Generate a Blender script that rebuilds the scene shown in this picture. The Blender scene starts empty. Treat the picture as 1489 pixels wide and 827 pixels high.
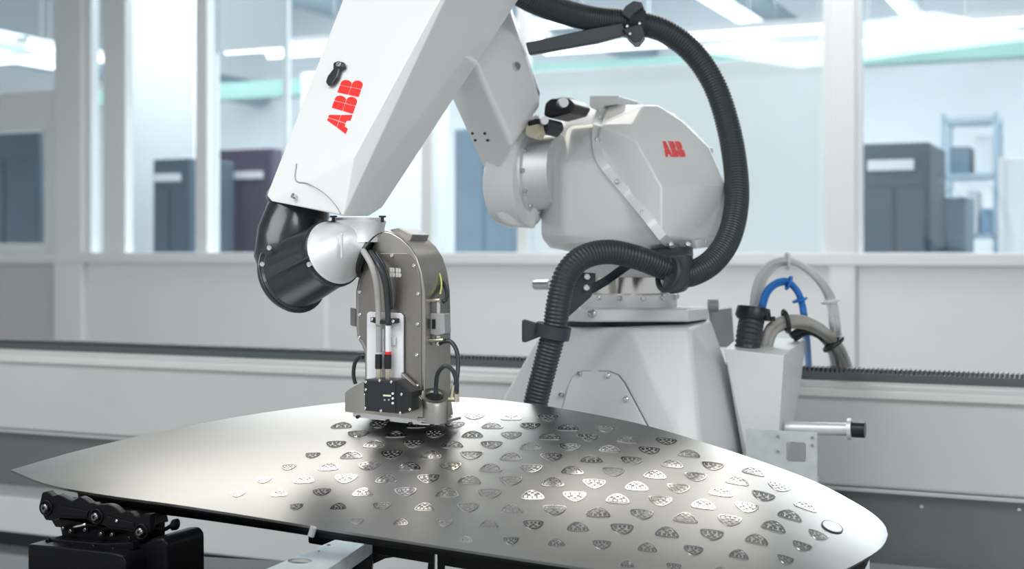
import bpy, bmesh, math, random
from mathutils import Vector, Matrix
random.seed(7)
scene = bpy.context.scene
COL = scene.collection
# ------------------------------------------------------------------ camera
F, CX, HY, CZ = 2000.0, 744.5, 365.0, 1.5      # focal length in pixels, principal column, horizon row, eye height
cam_d = bpy.data.cameras.new('camera'); cam = bpy.data.objects.new('camera', cam_d); COL.objects.link(cam)
cam.location = (0, 0, CZ); cam.rotation_euler = (math.pi/2, 0, 0)
cam_d.sensor_width = 36; cam_d.lens = 36*F/1489
cam_d.shift_y = (HY-413.5)/1489
cam_d.clip_start = 0.05; cam_d.clip_end = 100
cam_d.dof.use_dof = True; cam_d.dof.focus_distance = 2.85
cam_d.dof.aperture_fstop = (cam_d.lens/1000)/0.017
scene.camera = cam
# ------------------------------------------------------------------ light
scene.view_settings.view_transform = 'Standard'; scene.view_settings.look = 'None'
scene.view_settings.gamma = 1; scene.view_settings.use_curve_mapping = False
scene.view_settings.exposure = 0.12
w = bpy.data.worlds.new('world'); scene.world = w; w.use_nodes = True
bg = w.node_tree.nodes['Background']; bg.inputs[0].default_value = (0.93, 0.965, 1.0, 1); bg.inputs[1].default_value = 0.68
TH = math.radians(24)
UD = Vector((math.cos(TH), -math.sin(TH), 0)); VD = Vector((math.sin(TH), math.cos(TH), 0))
def W0(u, v, z): return UD*u + VD*v + Vector((0, 0, z))
def area(name, loc, rot, sx, sy, power, color):
    l = bpy.data.lights.new(name, 'AREA'); l.shape = 'RECTANGLE'; l.size = sx; l.size_y = sy
    l.energy = power; l.color = color
    o = bpy.data.objects.new(name, l); COL.objects.link(o); o.location = loc; o.rotation_euler = rot
    return o
area('ceiling_strip_and_fill', (-0.35, 5.75, 3.95), (0, 0, 0), 3.9, 0.8, 46, (1.0, 0.955, 0.86))
area('ceiling_panel_and_fill', (-2.6, 1.2, 3.95), (0, 0, 0), 3.5, 2.5, 150, (0.98, 0.99, 1.0))
area('ceiling_panel_and_fill', (2.2, -1.5, 3.95), (0, 0, 0), 3.0, 2.5, 180, (0.97, 0.99, 1.0))  # added front fill from behind the camera, brightens torso and pedestal
area('ceiling_strip_and_fill', W0(-2.6, 7.3, 3.95), (0, 0, -TH), 5.6, 1.2, 62, (1.0, 0.99, 0.97))  # wide strip added to brighten the back wall
HALL = [area('hall_light', UD*a + VD*12.0 + Vector((0, 0, 5.4)), (0, 0, -TH), 5.0, 4.0, 620, (0.95, 0.98, 1.0)) for a in (-12.5, -6.8, -1.2)]
# ------------------------------------------------------------------ helpers
def U(px, py, Y): return Vector(((px-CX)/F*Y, Y, CZ-(py-HY)/F*Y))
def UV(px, py, c):                      # point of the sight line on the plane v = c
    d = Vector(((px-CX)/F, 1, -(py-HY)/F)); t = c/d.dot(VD)
    return Vector((0, 0, CZ)) + d*t
def W(u, v, z): return UD*u + VD*v + Vector((0, 0, z))
def uz(px, py, c):
    p = UV(px, py, c); return p.dot(UD), p.z
def on_plane(px, py, p0, n):
    d = Vector(((px-CX)/F, 1, -(py-HY)/F)); o = Vector((0, 0, CZ))
    return o + d*((p0-o).dot(n)/d.dot(n))
MATS = {}
def mat(name, col, rough=0.5, metal=0.0, var=0.0, scale=8.0, stretch=(1, 1, 1), bump=0.0, coat=0.0, emit=None, estr=0, rvar=0.0):
    if name in MATS: return MATS[name]
    m = bpy.data.materials.new(name); m.use_nodes = True; nt = m.node_tree; b = nt.nodes['Principled BSDF']
    b.inputs['Base Color'].default_value = (*col, 1); b.inputs['Roughness'].default_value = rough; b.inputs['Metallic'].default_value = metal
    b.inputs['Coat Weight'].default_value = coat; b.inputs['Coat Roughness'].default_value = 0.08
    if emit: b.inputs['Emission Color'].default_value = (*emit, 1); b.inputs['Emission Strength'].default_value = estr
    if var or bump or rvar:
        tc = nt.nodes.new('ShaderNodeTexCoord'); mp = nt.nodes.new('ShaderNodeMapping'); mp.inputs['Scale'].default_value = stretch
        no = nt.nodes.new('ShaderNodeTexNoise'); no.inputs['Scale'].default_value = scale; no.inputs['Detail'].default_value = 5
        nt.links.new(tc.outputs['Object'], mp.inputs[0]); nt.links.new(mp.outputs[0], no.inputs['Vector'])
        if var:
            r = nt.nodes.new('ShaderNodeValToRGB')
            r.color_ramp.elements[0].position = 0.3; r.color_ramp.elements[1].position = 0.7
            r.color_ramp.elements[0].color = (*[max(0, c*(1-var)) for c in col], 1); r.color_ramp.elements[1].color = (*[min(1, c*(1+var)) for c in col], 1)
            nt.links.new(no.outputs[0], r.inputs[0]); nt.links.new(r.outputs[0], b.inputs['Base Color'])
        if rvar:
            mr = nt.nodes.new('ShaderNodeMapRange'); mr.inputs[3].default_value = rough-rvar; mr.inputs[4].default_value = rough+rvar
            nt.links.new(no.outputs[0], mr.inputs[0]); nt.links.new(mr.outputs[0], b.inputs['Roughness'])
        if bump:
            bp = nt.nodes.new('ShaderNodeBump'); bp.inputs['Strength'].default_value = bump; bp.inputs['Distance'].default_value = 0.002
            nt.links.new(no.outputs[0], bp.inputs['Height']); nt.links.new(bp.outputs[0], b.inputs['Normal'])
    if name.startswith('black_oxide'): b.inputs['Specular IOR Level'].default_value = 0.14
    MATS[name] = m; return m
def glass_mat(name, tint, mixf, rough=0.0):
    m = bpy.data.materials.new(name); m.use_nodes = True; nt = m.node_tree; nt.nodes.clear()
    out = nt.nodes.new('ShaderNodeOutputMaterial'); mx = nt.nodes.new('ShaderNodeMixShader')
    t = nt.nodes.new('ShaderNodeBsdfTransparent'); t.inputs[0].default_value = (*tint, 1)
    g = nt.nodes.new('ShaderNodeBsdfGlossy'); g.inputs['Roughness'].default_value = rough; g.inputs[0].default_value = (0.9, 0.97, 1, 1)
    mx.inputs[0].default_value = mixf
    nt.links.new(t.outputs[0], mx.inputs[1]); nt.links.new(g.outputs[0], mx.inputs[2]); nt.links.new(mx.outputs[0], out.inputs[0])
    MATS[name] = m; return m
def link(name, me, m, parent=None, smooth=False):
    if m is not None and not me.materials: me.materials.append(m)
    if smooth: me.shade_smooth()
    o = bpy.data.objects.new(name, me); COL.objects.link(o)
    if parent is not None:
        o.parent = parent
        if parent.type == 'EMPTY': o.matrix_parent_inverse = Matrix.Translation(-parent.location)
    return o
def data(verts, faces):
    me = bpy.data.meshes.new('mesh'); me.from_pydata([tuple(v) for v in verts], [], faces); me.update(); return me
def bevel(o, width, seg=3, ang=30, smooth=True):
    b = o.modifiers.new('bevel', 'BEVEL'); b.width = width; b.segments = seg; b.limit_method = 'ANGLE'; b.angle_limit = math.radians(ang)
    b.harden_normals = False
    if smooth:
        o.data.shade_smooth(); n = o.modifiers.new('normals', 'WEIGHTED_NORMAL'); n.keep_sharp = False
    return o
def fix(me):
    bm = bmesh.new(); bm.from_mesh(me); bmesh.ops.recalc_face_normals(bm, faces=bm.faces); bm.to_mesh(me); bm.free(); return me
def hull(name, pts, m, parent=None, bev=0.0, seg=3, ang=12):
    bm = bmesh.new()
    for p in pts: bm.verts.new(p)
    r = bmesh.ops.convex_hull(bm, input=bm.verts)
    junk = [g for g in r['geom_interior'] + r['geom_unused'] if isinstance(g, bmesh.types.BMVert)]
    bmesh.ops.delete(bm, geom=list(set(junk)), context='VERTS')
    bmesh.ops.dissolve_limit(bm, angle_limit=math.radians(2), verts=bm.verts, edges=bm.edges)
    bmesh.ops.recalc_face_normals(bm, faces=bm.faces)
    me = bpy.data.meshes.new('mesh'); bm.to_mesh(me); bm.free()
    o = link(name, me, m, parent)
    if bev: bevel(o, bev, seg, ang)
    return o
from mathutils.bvhtree import BVHTree
def sticker(o):                          # sight line -> (point, normal) on the plain faces of o
    t = BVHTree.FromPolygons([v.co.copy() for v in o.data.vertices], [list(p.vertices) for p in o.data.polygons])
    def f(px, py):
        d = Vector(((px-CX)/F, 1, -(py-HY)/F)).normalized(); h = t.ray_cast(Vector((0, 0, CZ)), d)
        return h[0], h[1]
    return f
def prism_pts(name, pts, ext, m, parent=None, bev=0.0, seg=3, ang=30):
    n = len(pts); ext = Vector(ext)
    vs = [Vector(p) for p in pts] + [Vector(p)+ext for p in pts]
    fs = [list(range(n)), list(range(2*n-1, n-1, -1))] + [[i, (i+1) % n, n+(i+1) % n, n+i] for i in range(n)]
    o = link(name, fix(data(vs, fs)), m, parent)
    if bev: bevel(o, bev, seg, ang)
    return o
def prism(name, pix, c, depth, m, parent=None, bev=0.0, seg=3, ang=30):    # outline on the plane v = c, pushed back
    return prism_pts(name, [UV(x, y, c) for x, y in pix], VD*depth, m, parent, bev, seg, ang)
def uvbox(name, u0, u1, v0, v1, z0, z1, m, parent=None, bev=0.0):
    return prism_pts(name, [W(u0, v0, z0), W(u1, v0, z0), W(u1, v0, z1), W(u0, v0, z1)], VD*(v1-v0), m, parent, bev)
def pixbox(name, x0, y0, x1, y1, c, depth, m, parent=None, bev=0.0, ref=None):   # box square to the room
    u0, _ = uz(x0, y0, c); u1, _ = uz(x1, y0, c); r = (x0+x1)/2 if ref is None else ref
    _, za = uz(r, y0, c); _, zb = uz(r, y1, c)
    return uvbox(name, min(u0, u1), max(u0, u1), c, c+depth, min(za, zb), max(za, zb), m, parent, bev)
def frame_of(a):
    a = Vector(a).normalized(); h = Vector((0, 0, 1)) if abs(a.z) < 0.9 else Vector((1, 0, 0))
    s = a.cross(h).normalized(); return s, a.cross(s).normalized()
def loft(name, rings, m, parent=None, n=32, cap=True, smooth=True, ang=40):   # rings: (centre, axis, radius)
    vs, fs = [], []; ps = None
    for c, a, r in rings:
        a = Vector(a).normalized()
        if ps is None: s, _ = frame_of(a)
        else: s = (ps - a*ps.dot(a)).normalized()
        ps = s; t = a.cross(s)
        for k in range(n):
            q = 2*math.pi*k/n; vs.append(Vector(c) + (s*math.cos(q)+t*math.sin(q))*r)
    for i in range(len(rings)-1):
        for k in range(n): fs.append([i*n+k, i*n+(k+1) % n, (i+1)*n+(k+1) % n, (i+1)*n+k])
    if cap: fs += [list(range(n-1, -1, -1)), list(range((len(rings)-1)*n, len(rings)*n))]
    me = fix(data(vs, fs))
    if smooth: me.shade_smooth(); me.set_sharp_from_angle(angle=math.radians(ang))
    return link(name, me, m, parent)
def cyl(name, a, b, r, m, parent=None, n=20, r2=None):
    a, b = Vector(a), Vector(b); return loft(name, [(a, b-a, r), (b, b-a, r if r2 is None else r2)], m, parent, n)
def spline(pts, step):
    P = [Vector(p) for p in pts]; P = [P[0]*2-P[1]] + P + [P[-1]*2-P[-2]]; dense = []
    for i in range(1, len(P)-2):
        for k in range(24):
            t = k/24; a, b, c, d = P[i-1], P[i], P[i+1], P[i+2]
            dense.append(0.5*((2*b) + (c-a)*t + (2*a-5*b+4*c-d)*t*t + (3*b-3*c+d-a)*t**3))
    dense.append(P[-2]); out = [dense[0]]; acc = 0
    for i in range(1, len(dense)):
        seg = (dense[i]-dense[i-1]).length; pos = 0
        while acc + (seg-pos) >= step:
            pos += step-acc; acc = 0; out.append(dense[i-1].lerp(dense[i], pos/seg))
        acc += seg-pos
    return out
def tube(name, pts, r, m, parent=None, n=12, step=None, rib=None):    # rib = (pitch, depth) for corrugated hose
    if rib: step = rib[0]/4
    c = spline(pts, step or r*0.8); rings = []
    for i, p in enumerate(c):
        a = c[min(i+1, len(c)-1)] - c[max(i-1, 0)]
        rr = r
        if rib: rr = r - rib[1]*(0, 0, 1, 1)[i % 4]
        rings.append((p, a, rr))
    return loft(name, rings, m, parent, n, ang=180)
def ring(name, c, axis, r, tr, m, parent=None, n=40, k=10):
    s, t = frame_of(axis); a = Vector(axis).normalized(); vs, fs = [], []
    for i in range(n):
        q = 2*math.pi*i/n; d = s*math.cos(q)+t*math.sin(q)
        for j in range(k):
            e = 2*math.pi*j/k; vs.append(Vector(c)+d*(r+tr*math.cos(e))+a*tr*math.sin(e))
    for i in range(n):
        for j in range(k): fs.append([i*k+j, ((i+1) % n)*k+j, ((i+1) % n)*k+(j+1) % k, i*k+(j+1) % k])
    return link(name, fix(data(vs, fs)), m, parent, True)
def bolt(p, axis, r, parent, m=None, h=None, name='bolt'):
    a = Vector(axis).normalized(); h = h or r*0.8; p = Vector(p)
    return loft(name, [(p-a*h*0.6, a, r), (p+a*h*0.7, a, r), (p+a*h, a, r*0.75), (p+a*h*0.98, a, r*0.4), (p+a*h*0.5, a, r*0.35)], m or M_steel, parent, 12)
def thing(name, label, cat, loc=(0, 0, 0), group=None):
    o = bpy.data.objects.new(name, None); COL.objects.link(o); o.location = loc; o.empty_display_size = 0.1
    return tag(o, label, cat, group)
def tag(o, label, cat, group=None):
    o['label'] = label; o['category'] = cat
    if group: o['group'] = group
    return o
def struct(o): o['kind'] = 'structure'; return o
def struct_root(name, loc=(0, 0, 0)):
    o = bpy.data.objects.new(name, None); COL.objects.link(o); o.location = loc; o['kind'] = 'structure'; return o
# ------------------------------------------------------------------ materials
M_white = mat('robot_white_paint', (0.80, 0.81, 0.80), 0.30, coat=0.35, var=0.015, scale=3, rvar=0.05)
M_white2 = mat('pedestal_white_paint', (0.74, 0.755, 0.75), 0.42, coat=0.1, var=0.02, scale=3, rvar=0.05)
M_red = mat('logo_red', (0.90, 0.02, 0.015), 0.4)
M_hose = mat('hose_rubber', (0.030, 0.040, 0.047), 0.38, bump=0.05, scale=60)
M_dark = mat('dark_bracket_paint', (0.035, 0.045, 0.055), 0.45, var=0.1, scale=10)
M_black = mat('black_plastic', (0.012, 0.014, 0.016), 0.35)
M_blackm = mat('black_oxide_metal', (0.005, 0.005, 0.006), 0.33, metal=0.0, bump=0.15, scale=40)
M_boot = mat('wrist_black_coat', (0.022, 0.027, 0.030), 0.30, coat=0.3, rvar=0.08, scale=6)
M_alu = mat('cast_aluminium', (0.80, 0.81, 0.81), 0.42, metal=0.55, var=0.06, scale=14, bump=0.25)
M_steel = mat('bolt_steel', (0.72, 0.72, 0.72), 0.25, metal=1.0)
M_head = mat('brushed_steel', (0.44, 0.42, 0.385), 0.36, metal=1.0, var=0.10, scale=18, stretch=(1, 1, 0.25), rvar=0.08)
M_headd = mat('cover_plate_steel', (0.31, 0.29, 0.26), 0.40, metal=1.0, var=0.14, scale=9, stretch=(1, 1, 0.5), rvar=0.1)
M_grey = mat('grey_plastic', (0.36, 0.36, 0.36), 0.45)
M_pale = mat('white_plate', (0.80, 0.82, 0.84), 0.35)
M_brass = mat('brass_fitting', (0.72, 0.66, 0.50), 0.28, metal=1.0)
M_cream = mat('cream_plastic', (0.62, 0.55, 0.40), 0.5)
M_hood = mat('hood_metal', (0.50, 0.50, 0.495), 0.31, metal=1.0, var=0.03, scale=5, stretch=(0.4, 3, 1), rvar=0.03)
M_emblem = mat('emblem_gloss', (0.80, 0.775, 0.755), 0.10, metal=1.0)
M_beam = mat('rail_grey_paint', (0.64, 0.65, 0.645), 0.38, metal=0.2, var=0.03, scale=3)
M_beamd = mat('rail_dark_panel', (0.20, 0.205, 0.205), 0.35, metal=0.5, var=0.08, scale=4)
M_rack = mat('rack_dark_steel', (0.13, 0.15, 0.16), 0.4, metal=0.6)
M_galv = mat('galvanised_sheet', (0.66, 0.71, 0.73), 0.40, metal=0.35, var=0.08, scale=30)
M_wall = mat('wall_white_panel', (0.86, 0.88, 0.90), 0.40, var=0.015, scale=2)
M_post = mat('frame_white', (0.84, 0.87, 0.89), 0.45)
M_glass = glass_mat('window_glass', (0.95, 0.975, 0.985), 0.06)
# ------------------------------------------------------------------ room shell
WV = 8.2                                 # booth wall stands on v = WV
floor = struct(uvbox('floor', -24, 10, -6, 19, -0.1, 0, mat('floor_grey', (0.42, 0.43, 0.43), 0.5, var=0.06, scale=3)))
ceil = struct(uvbox('ceiling', -13, 8, -3, WV, 4.0, 4.1, mat('ceiling_grey', (0.30, 0.32, 0.33), 0.7, var=0.03, scale=2)))
SILL = uz(744, 374, WV)[1]; TOP = 4.0
def wu(px): return uz(px, 374, WV)[0]
wall = struct_root('wall_back', W(0, WV, 0))
def wbox(name, x0, x1, z0, z1, m, parent, dv=0.0, d=0.10, bev=0.004): return uvbox(name, wu(x0), wu(x1), WV+dv, WV+dv+d, z0, z1, m, parent, bev)
M_pink = mat('door_pinkish_panel', (0.62, 0.60, 0.65), 0.45)
for x0, x1 in ((-560, -424), (-420, -60), (124, 470), (474, 838), (842, 1206), (1246, 1640), (1644, 2000)):
    wbox('panel', x0, x1, 0, SILL-0.045, M_wall, wall, 0.02, 0.06)
for x0, x1 in ((82, 122), (1206, 1245)): wbox('post', x0, x1, 0, TOP, M_post, wall, -0.03, 0.16, 0.01)
wbox('sill', -560, 2000, SILL-0.045, SILL+0.03, M_post, wall, -0.04, 0.16, 0.008)
def window(n, x0, x1, z1=TOP, mull=()):
    r = struct_root('window_%d' % n, W(wu(x0), WV, SILL))
    wbox('pane', x0, x1, SILL+0.03, z1, M_glass, r, 0.045, 0.012, 0)
    for a, b in mull: wbox('mullion', a, b, SILL+0.03, z1, M_post, r, 0.0, 0.09)
    return r
window(1, 122, 1206, mull=((122, 132), (150, 182), (284, 301), (612, 628), (752, 766), (1196, 1206)))
window(2, 1245, 2000, mull=((1245, 1252), (1630, 1650)))
window(3, -560, -60, mull=((-430, -415),))
hz = 1.5 + (365-160)/F*10.8
door = struct_root('door_1', W(wu(20), WV, 0))
wbox('door_panel', -60, 80, 0, SILL-0.06, M_pink, door, 0.03, 0.05)
wbox('door_rail', -60, 80, SILL-0.06, SILL+0.10, M_post, door, 0.0, 0.09)
wbox('door_head', -60, 82, hz-0.18, hz+0.13, M_post, door, -0.01, 0.11)
wbox('door_stile', 64, 82, SILL+0.10, hz-0.18, M_post, door, 0.0, 0.09)
wbox('pane', -60, 66, SILL+0.10, hz-0.18, M_glass, door, 0.045, 0.012, 0)
wbox('transom_pane', -60, 82, hz+0.13, TOP, M_glass, door, 0.045, 0.012, 0)
struct(uvbox('wall_left', -13.1, -13, -3, WV, 0, 4.0, M_wall))
# the hall behind the glass
struct(uvbox('wall_hall', -24, 10, 18.5, 18.7, 0, 6.5, mat('hall_wall_pale', (0.74, 0.79, 0.82), 0.6, var=0.05, scale=0.8)))
struct(uvbox('ceiling_hall', -24, 10, WV, 18.7, 6.4, 6.6, mat('hall_ceiling', (0.60, 0.66, 0.70), 0.7)))
# ------------------------------------------------------------------ things beyond the glass
M_cab = mat('cabinet_slate', (0.055, 0.085, 0.115), 0.5, var=0.15, scale=2)
M_cabp = mat('cabinet_plum', (0.060, 0.045, 0.085), 0.5, var=0.15, scale=2)
M_cabb = mat('cabinet_steel_blue', (0.17, 0.26, 0.34), 0.5, var=0.1, scale=2)
def cabinet(x0, x1, y0, c, d, m, label, strip=None, group=None):
    u0, u1 = uz(x0, 365, c)[0], uz(x1, 365, c)[0]; z1 = uz((x0+x1)/2, y0, c)[1]
    t = thing('machine_cabinet', label, 'cabinet', W((u0+u1)/2, c+d/2, 0), group)
    uvbox('body', u0, u1, c, c+d, 0.08, z1, m, t, 0.02)
    uvbox('plinth', u0+0.03, u1-0.03, c+0.03, c+d-0.03, 0, 0.08, M_black, t)
    um = (u0+u1)/2
    for a, b in ((u0+0.03, um-0.01), (um+0.01, u1-0.03)):
        dr = uvbox('cabinet_door', a, b, c-0.02, c, 0.15, z1-0.3, m, t, 0.008)
        uvbox('handle', b-0.08, b-0.05, c-0.05, c-0.02, 1.1, 1.3, M_steel, dr)
    if strip:
        zs = uz((x0+x1)/2, strip, c)[1]; uvbox('light_strip', u0+0.05, u1-0.1, c-0.04, c, zs-0.035, zs+0.035, M_pale, t)
    return t
cabinet(-40, 58, 190, 10.2, 0.8, M_cab, 'dark blue machine cabinet seen through the door pane')
cabinet(222, 276, 230, 10.4, 0.7, M_cab, 'narrow slate cabinet with a pale strip behind the white mullion', 258)
cabinet(306, 395, 216, 11.3, 0.9, M_cabp, 'dark plum machine cabinet behind the glass beside the slate one', 255)
cabinet(1252, 1352, 207, 9.6, 0.9, M_cab, 'tall charcoal cabinet with a pale band behind the window past the white post', 240)
cabinet(1350, 1405, 285, 10.6, 0.6, M_cabb, 'low steel blue machine beside the charcoal cabinet')
cabinet(660, 752, 185, 11.0, 0.8, M_cabb, 'steel blue cabinet seen between the robot arm and its upper link')
def boxthing(name, x0, y0, x1, y1, c, d, m, label, cat, group=None, foot=True):
    t = thing(name, label, cat, W(uz((x0+x1)/2, 365, c)[0], c+d/2, 0), group)
    u0, u1 = uz(x0, 365, c)[0], uz(x1, 365, c)[0]; xm = (x0+x1)/2
    z1 = uz(xm, y0, c)[1]; z0 = uz(xm, y1, c)[1]
    uvbox('panel', u0, u1, c, c+d, z0, z1, m, t, 0.01)
    for a, b, lo, hi in ((u0, u0+0.04, 0, z1), (u1-0.04, u1, 0, z1)): uvbox('post', a, b, c-0.02, c+d, lo, hi, M_post, t)
    return t
boxthing('pale_board', 768, 92, 1200, 378, 8.9, 0.03, mat('glass_haze', (0.80, 0.835, 0.83), 0.35, var=0.03, scale=1), 'pale teal board added for the haze reflected in the glass behind the robot', 'screen')  # board colour stands in for the haze reflected by the glass
boxthing('pale_board', 184, -20, 284, 378, 11.6, 0.03, mat('white_sheet_screen', (0.86, 0.90, 0.92), 0.5), 'white screen rising behind the slate cabinet', 'screen')
boxthing('pale_board', 1452, 228, 1500, 380, 9.4, 0.05, mat('white_sheet_screen', (0.86, 0.90, 0.92), 0.5), 'narrow white screen at the far side of the charcoal cabinet window', 'screen')
boxthing('pale_board', 310, -40, 420, 72, 8.9, 0.03, mat('white_sheet_screen', (0.86, 0.90, 0.92), 0.5), 'white board hung high behind the glass above the plum cabinet', 'board')
boxthing('pale_board', 440, 100, 650, 378, 12.4, 0.03, mat('white_sheet_screen', (0.86, 0.90, 0.92), 0.5), 'wide white screen behind the printing head', 'screen')
M_green = mat('crane_green', (0.25, 0.42, 0.38), 0.5)
b = uvbox('crane_beam', -16, 4, 12.6, 12.8, 3.18, 3.36, M_green); tag(b, 'pale green crane beam crossing the hall under the ceiling lamps', 'beam')
M_duct = mat('duct_blue_grey', (0.30, 0.38, 0.44), 0.5)
for i, (u, z, r) in enumerate(((-12.6, 4.0, 0.2), (-9.4, 4.75, 0.22), (-6.2, 4.35, 0.24), (-3.9, 4.3, 0.2), (-0.6, 4.45, 0.2))):
    d = cyl('air_duct', W(u, 9.2, z), W(u, 18.4, z), r, M_duct, None, 18)
    tag(d, 'round blue grey air duct running away under the hall roof', 'duct', 'air ducts under the hall roof')
M_tube = mat('fluorescent_tube', (1, 1, 1), 0.5, emit=(0.95, 0.98, 1), estr=2.2)
for i, (u, v, z) in enumerate(((-10.9, 11.2, 3.55), (-8.4, 13.5, 3.8), (-7.2, 11.0, 3.45), (-4.9, 11.4, 3.55), (-5.2, 14.2, 3.75), (-2.6, 10.4, 3.2), (-0.6, 11.0, 3.25), (-3.0, 15.0, 3.7))):
    t = thing('fluorescent_lamp', 'white fluorescent batten lamp hanging in the hall', 'lamp', W(u, v, z), 'fluorescent lamps in the hall')
    uvbox('housing', u-0.75, u+0.75, v-0.06, v+0.06, z, z+0.05, M_post, t)
    cyl('tube', W(u-0.72, v, z-0.025), W(u+0.72, v, z-0.025), 0.03, M_tube, t, 10)
    for s in (-0.5, 0.5): cyl('hanger', W(u+s, v, z+0.05), W(u+s, v, 6.4), 0.008, M_steel, t, 6)
for i, (u, z) in enumerate(((-1.7, 3.55), (-3.3, 3.7), (-5.6, 3.75), (-10.1, 3.6), (-11.8, 3.75))):
    t = thing('fluorescent_lamp', 'white fluorescent batten lamp receding into the hall', 'lamp', W(u, 12, z), 'receding fluorescent lamps in the hall')
    uvbox('housing', u-0.08, u+0.08, 10.6, 13.4, z, z+0.05, M_post, t)
    cyl('tube', W(u, 10.7, z-0.025), W(u, 13.3, z-0.025), 0.035, M_tube, t, 10)
    for v in (11, 13): cyl('hanger', W(u, v, z+0.05), W(u, v, 6.4), 0.008, M_steel, t, 6)
t = thing('storage_rack', 'pale blue storage rack with boxes on its shelves beyond the charcoal cabinet', 'rack', W(uz(1420, 365, 11.5)[0], 11.7, 0))
ua0, ua1 = uz(1372, 365, 11.5)[0], uz(1448, 365, 11.5)[0]
M_rk = mat('rack_pale_blue', (0.42, 0.56, 0.66), 0.5)
for u in (ua0, ua1):
    for v in (11.5, 11.95): uvbox('upright', u-0.02, u+0.02, v-0.02, v+0.02, 0, 2.6, M_rk, t)
for z in (0.5, 1.1, 1.62, 2.1, 2.55): uvbox('shelf', ua0, ua1, 11.48, 11.97, z-0.02, z+0.02, M_rk, t)
for i, (f, wd, z, h) in enumerate(((0.05, 0.3, 1.64, 0.26), (0.45, 0.2, 1.64, 0.34), (0.7, 0.25, 1.64, 0.2), (0.1, 0.4, 2.12, 0.22), (0.6, 0.3, 2.12, 0.3), (0.2, 0.3, 1.12, 0.3), (0.6, 0.3, 1.12, 0.36))):
    bb = uvbox('storage_box', ua0+f*(ua1-ua0), ua0+min(0.97, f+wd)*(ua1-ua0), 11.55, 11.9, z-0.0, z+h, (M_cabb, M_post, mat('box_blue', (0.20, 0.36, 0.52), 0.5))[i % 3], None, 0.01)
    tag(bb, ('steel blue', 'white', 'mid blue')[i % 3] + ' storage box on the pale blue rack', 'box', 'boxes on the pale blue rack')
# ------------------------------------------------------------------ linear rail
RV = 3.93
zt = uz(744, 536, RV)[1]; zb = uz(744, 674, RV)[1]; zl = uz(0, 706, RV)[1]
UL, UR = -4.2, 2.9
rail = thing('robot_rail', 'long grey linear rail with toothed rack on its top edge behind the robot', 'rail', W(0, RV+0.2, 0))
uvbox('beam', UL, UR, RV, RV+0.35, zb, zt, M_beam, rail, 0.012)
uvbox('top_lip', UL, UR, RV-0.02, RV+0.03, zt-0.045, zt-0.02, mat('lip_pale', (0.70, 0.71, 0.69), 0.35), rail, 0.006)
uvbox('rack_bar', UL, UR, RV+0.03, RV+0.10, zt, zt+0.022, M_rack, rail)
bm = bmesh.new(); n = int((UR-UL)/0.013)
for i in range(n):
    u = UL + (i+0.5)*0.013
    mtx = Matrix.Translation(W(u, RV+0.065, zt+0.028)) @ Matrix.Rotation(-TH, 4, 'Z') @ Matrix.Diagonal((0.006, 0.07, 0.012, 1))
    bmesh.ops.create_cube(bm, size=1, matrix=mtx)
me = bpy.data.meshes.new('mesh'); bm.to_mesh(me); bm.free(); o = link('rack_teeth', me, M_rack, rail); o['kind'] = 'stuff'
uvbox('skirt_panel', UL, UR, RV+0.03, RV+0.32, zl, zb, M_beamd, rail)
uvbox('edge_strip', UL, UR, RV-0.005, RV+0.03, zb-0.012, zb, mat('edge_pale', (0.6, 0.62, 0.62), 0.3, metal=0.5), rail, 0.003)
uvbox('base_step', UL, UR, RV-0.16, RV+0.32, zl-0.13, zl, M_beam, rail, 0.01)
uvbox('base_groove', UL, UR, RV-0.10, RV+0.32, zl-0.19, zl-0.13, M_black, rail)
uvbox('base_rail', UL, UR, RV-0.22, RV+0.32, zl-0.27, zl-0.19, mat('base_rail_blue', (0.34, 0.37, 0.40), 0.3, metal=0.5), rail, 0.01)
uvbox('foot_beam', UL, UR, RV-0.12, RV+0.32, 0.0, zl-0.27, M_beamd, rail)
for x in (1340, 1482, 1600): bolt(UV(x, 736+(x-1340)*0.03, RV+0.03), -VD, 0.006, rail)
# ------------------------------------------------------------------ robot
robot = thing('painting_robot', 'white painting robot arm on a faceted pedestal with black ribbed hose', 'robot', W(uz(900, 700, 3.6)[0], 3.6, 0.5))
# pedestal
ZF = 0.72
def Uz(px, Y): return Vector(((px-CX)/F*Y, Y, ZF))
ped = hull('pedestal', [U(792, 474, 3.72), U(915, 477, 3.46), U(1004, 476, 3.44), U(1033, 464, 3.70), U(830, 470, 3.90), U(1020, 462, 3.88),
    U(729, 584, 3.70), Uz(655, 3.66), U(984, 624, 3.34), Uz(1040, 3.22), U(1071, 570, 3.62), U(1084, 651, 3.60), Uz(1095, 3.60), Uz(1090, 3.85), Uz(660, 4.0)], M_white2, robot, 0.012, 3)
pf = sticker(ped)
acc = [(811, 625), (828, 562), (834, 549), (846, 540), (886, 540), (899, 545), (908, 556), (945, 625)]
ap = [pf(x, y) for x, y in acc]
ac = sum((p for p, n in ap), Vector())/len(ap)
prism_pts('panel_shadow_gap', [ac+(p-ac)*1.03+n*0.003 for p, n in ap], -ap[3][1]*0.003, mat('shadow_gap_grey', (0.10, 0.11, 0.11), 0.6), ped)  # dark outline painted in for the shadow gap around the access panel
prism_pts('access_panel', [p+n*0.006 for p, n in ap], -ap[3][1]*0.005, M_white2, ped, 0.002)
for x, y in ((819, 575), (846, 544), (886, 546), (913, 580)):
    p, n = pf(x, y); bolt(p+n*0.008, n, 0.007, ped)
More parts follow.
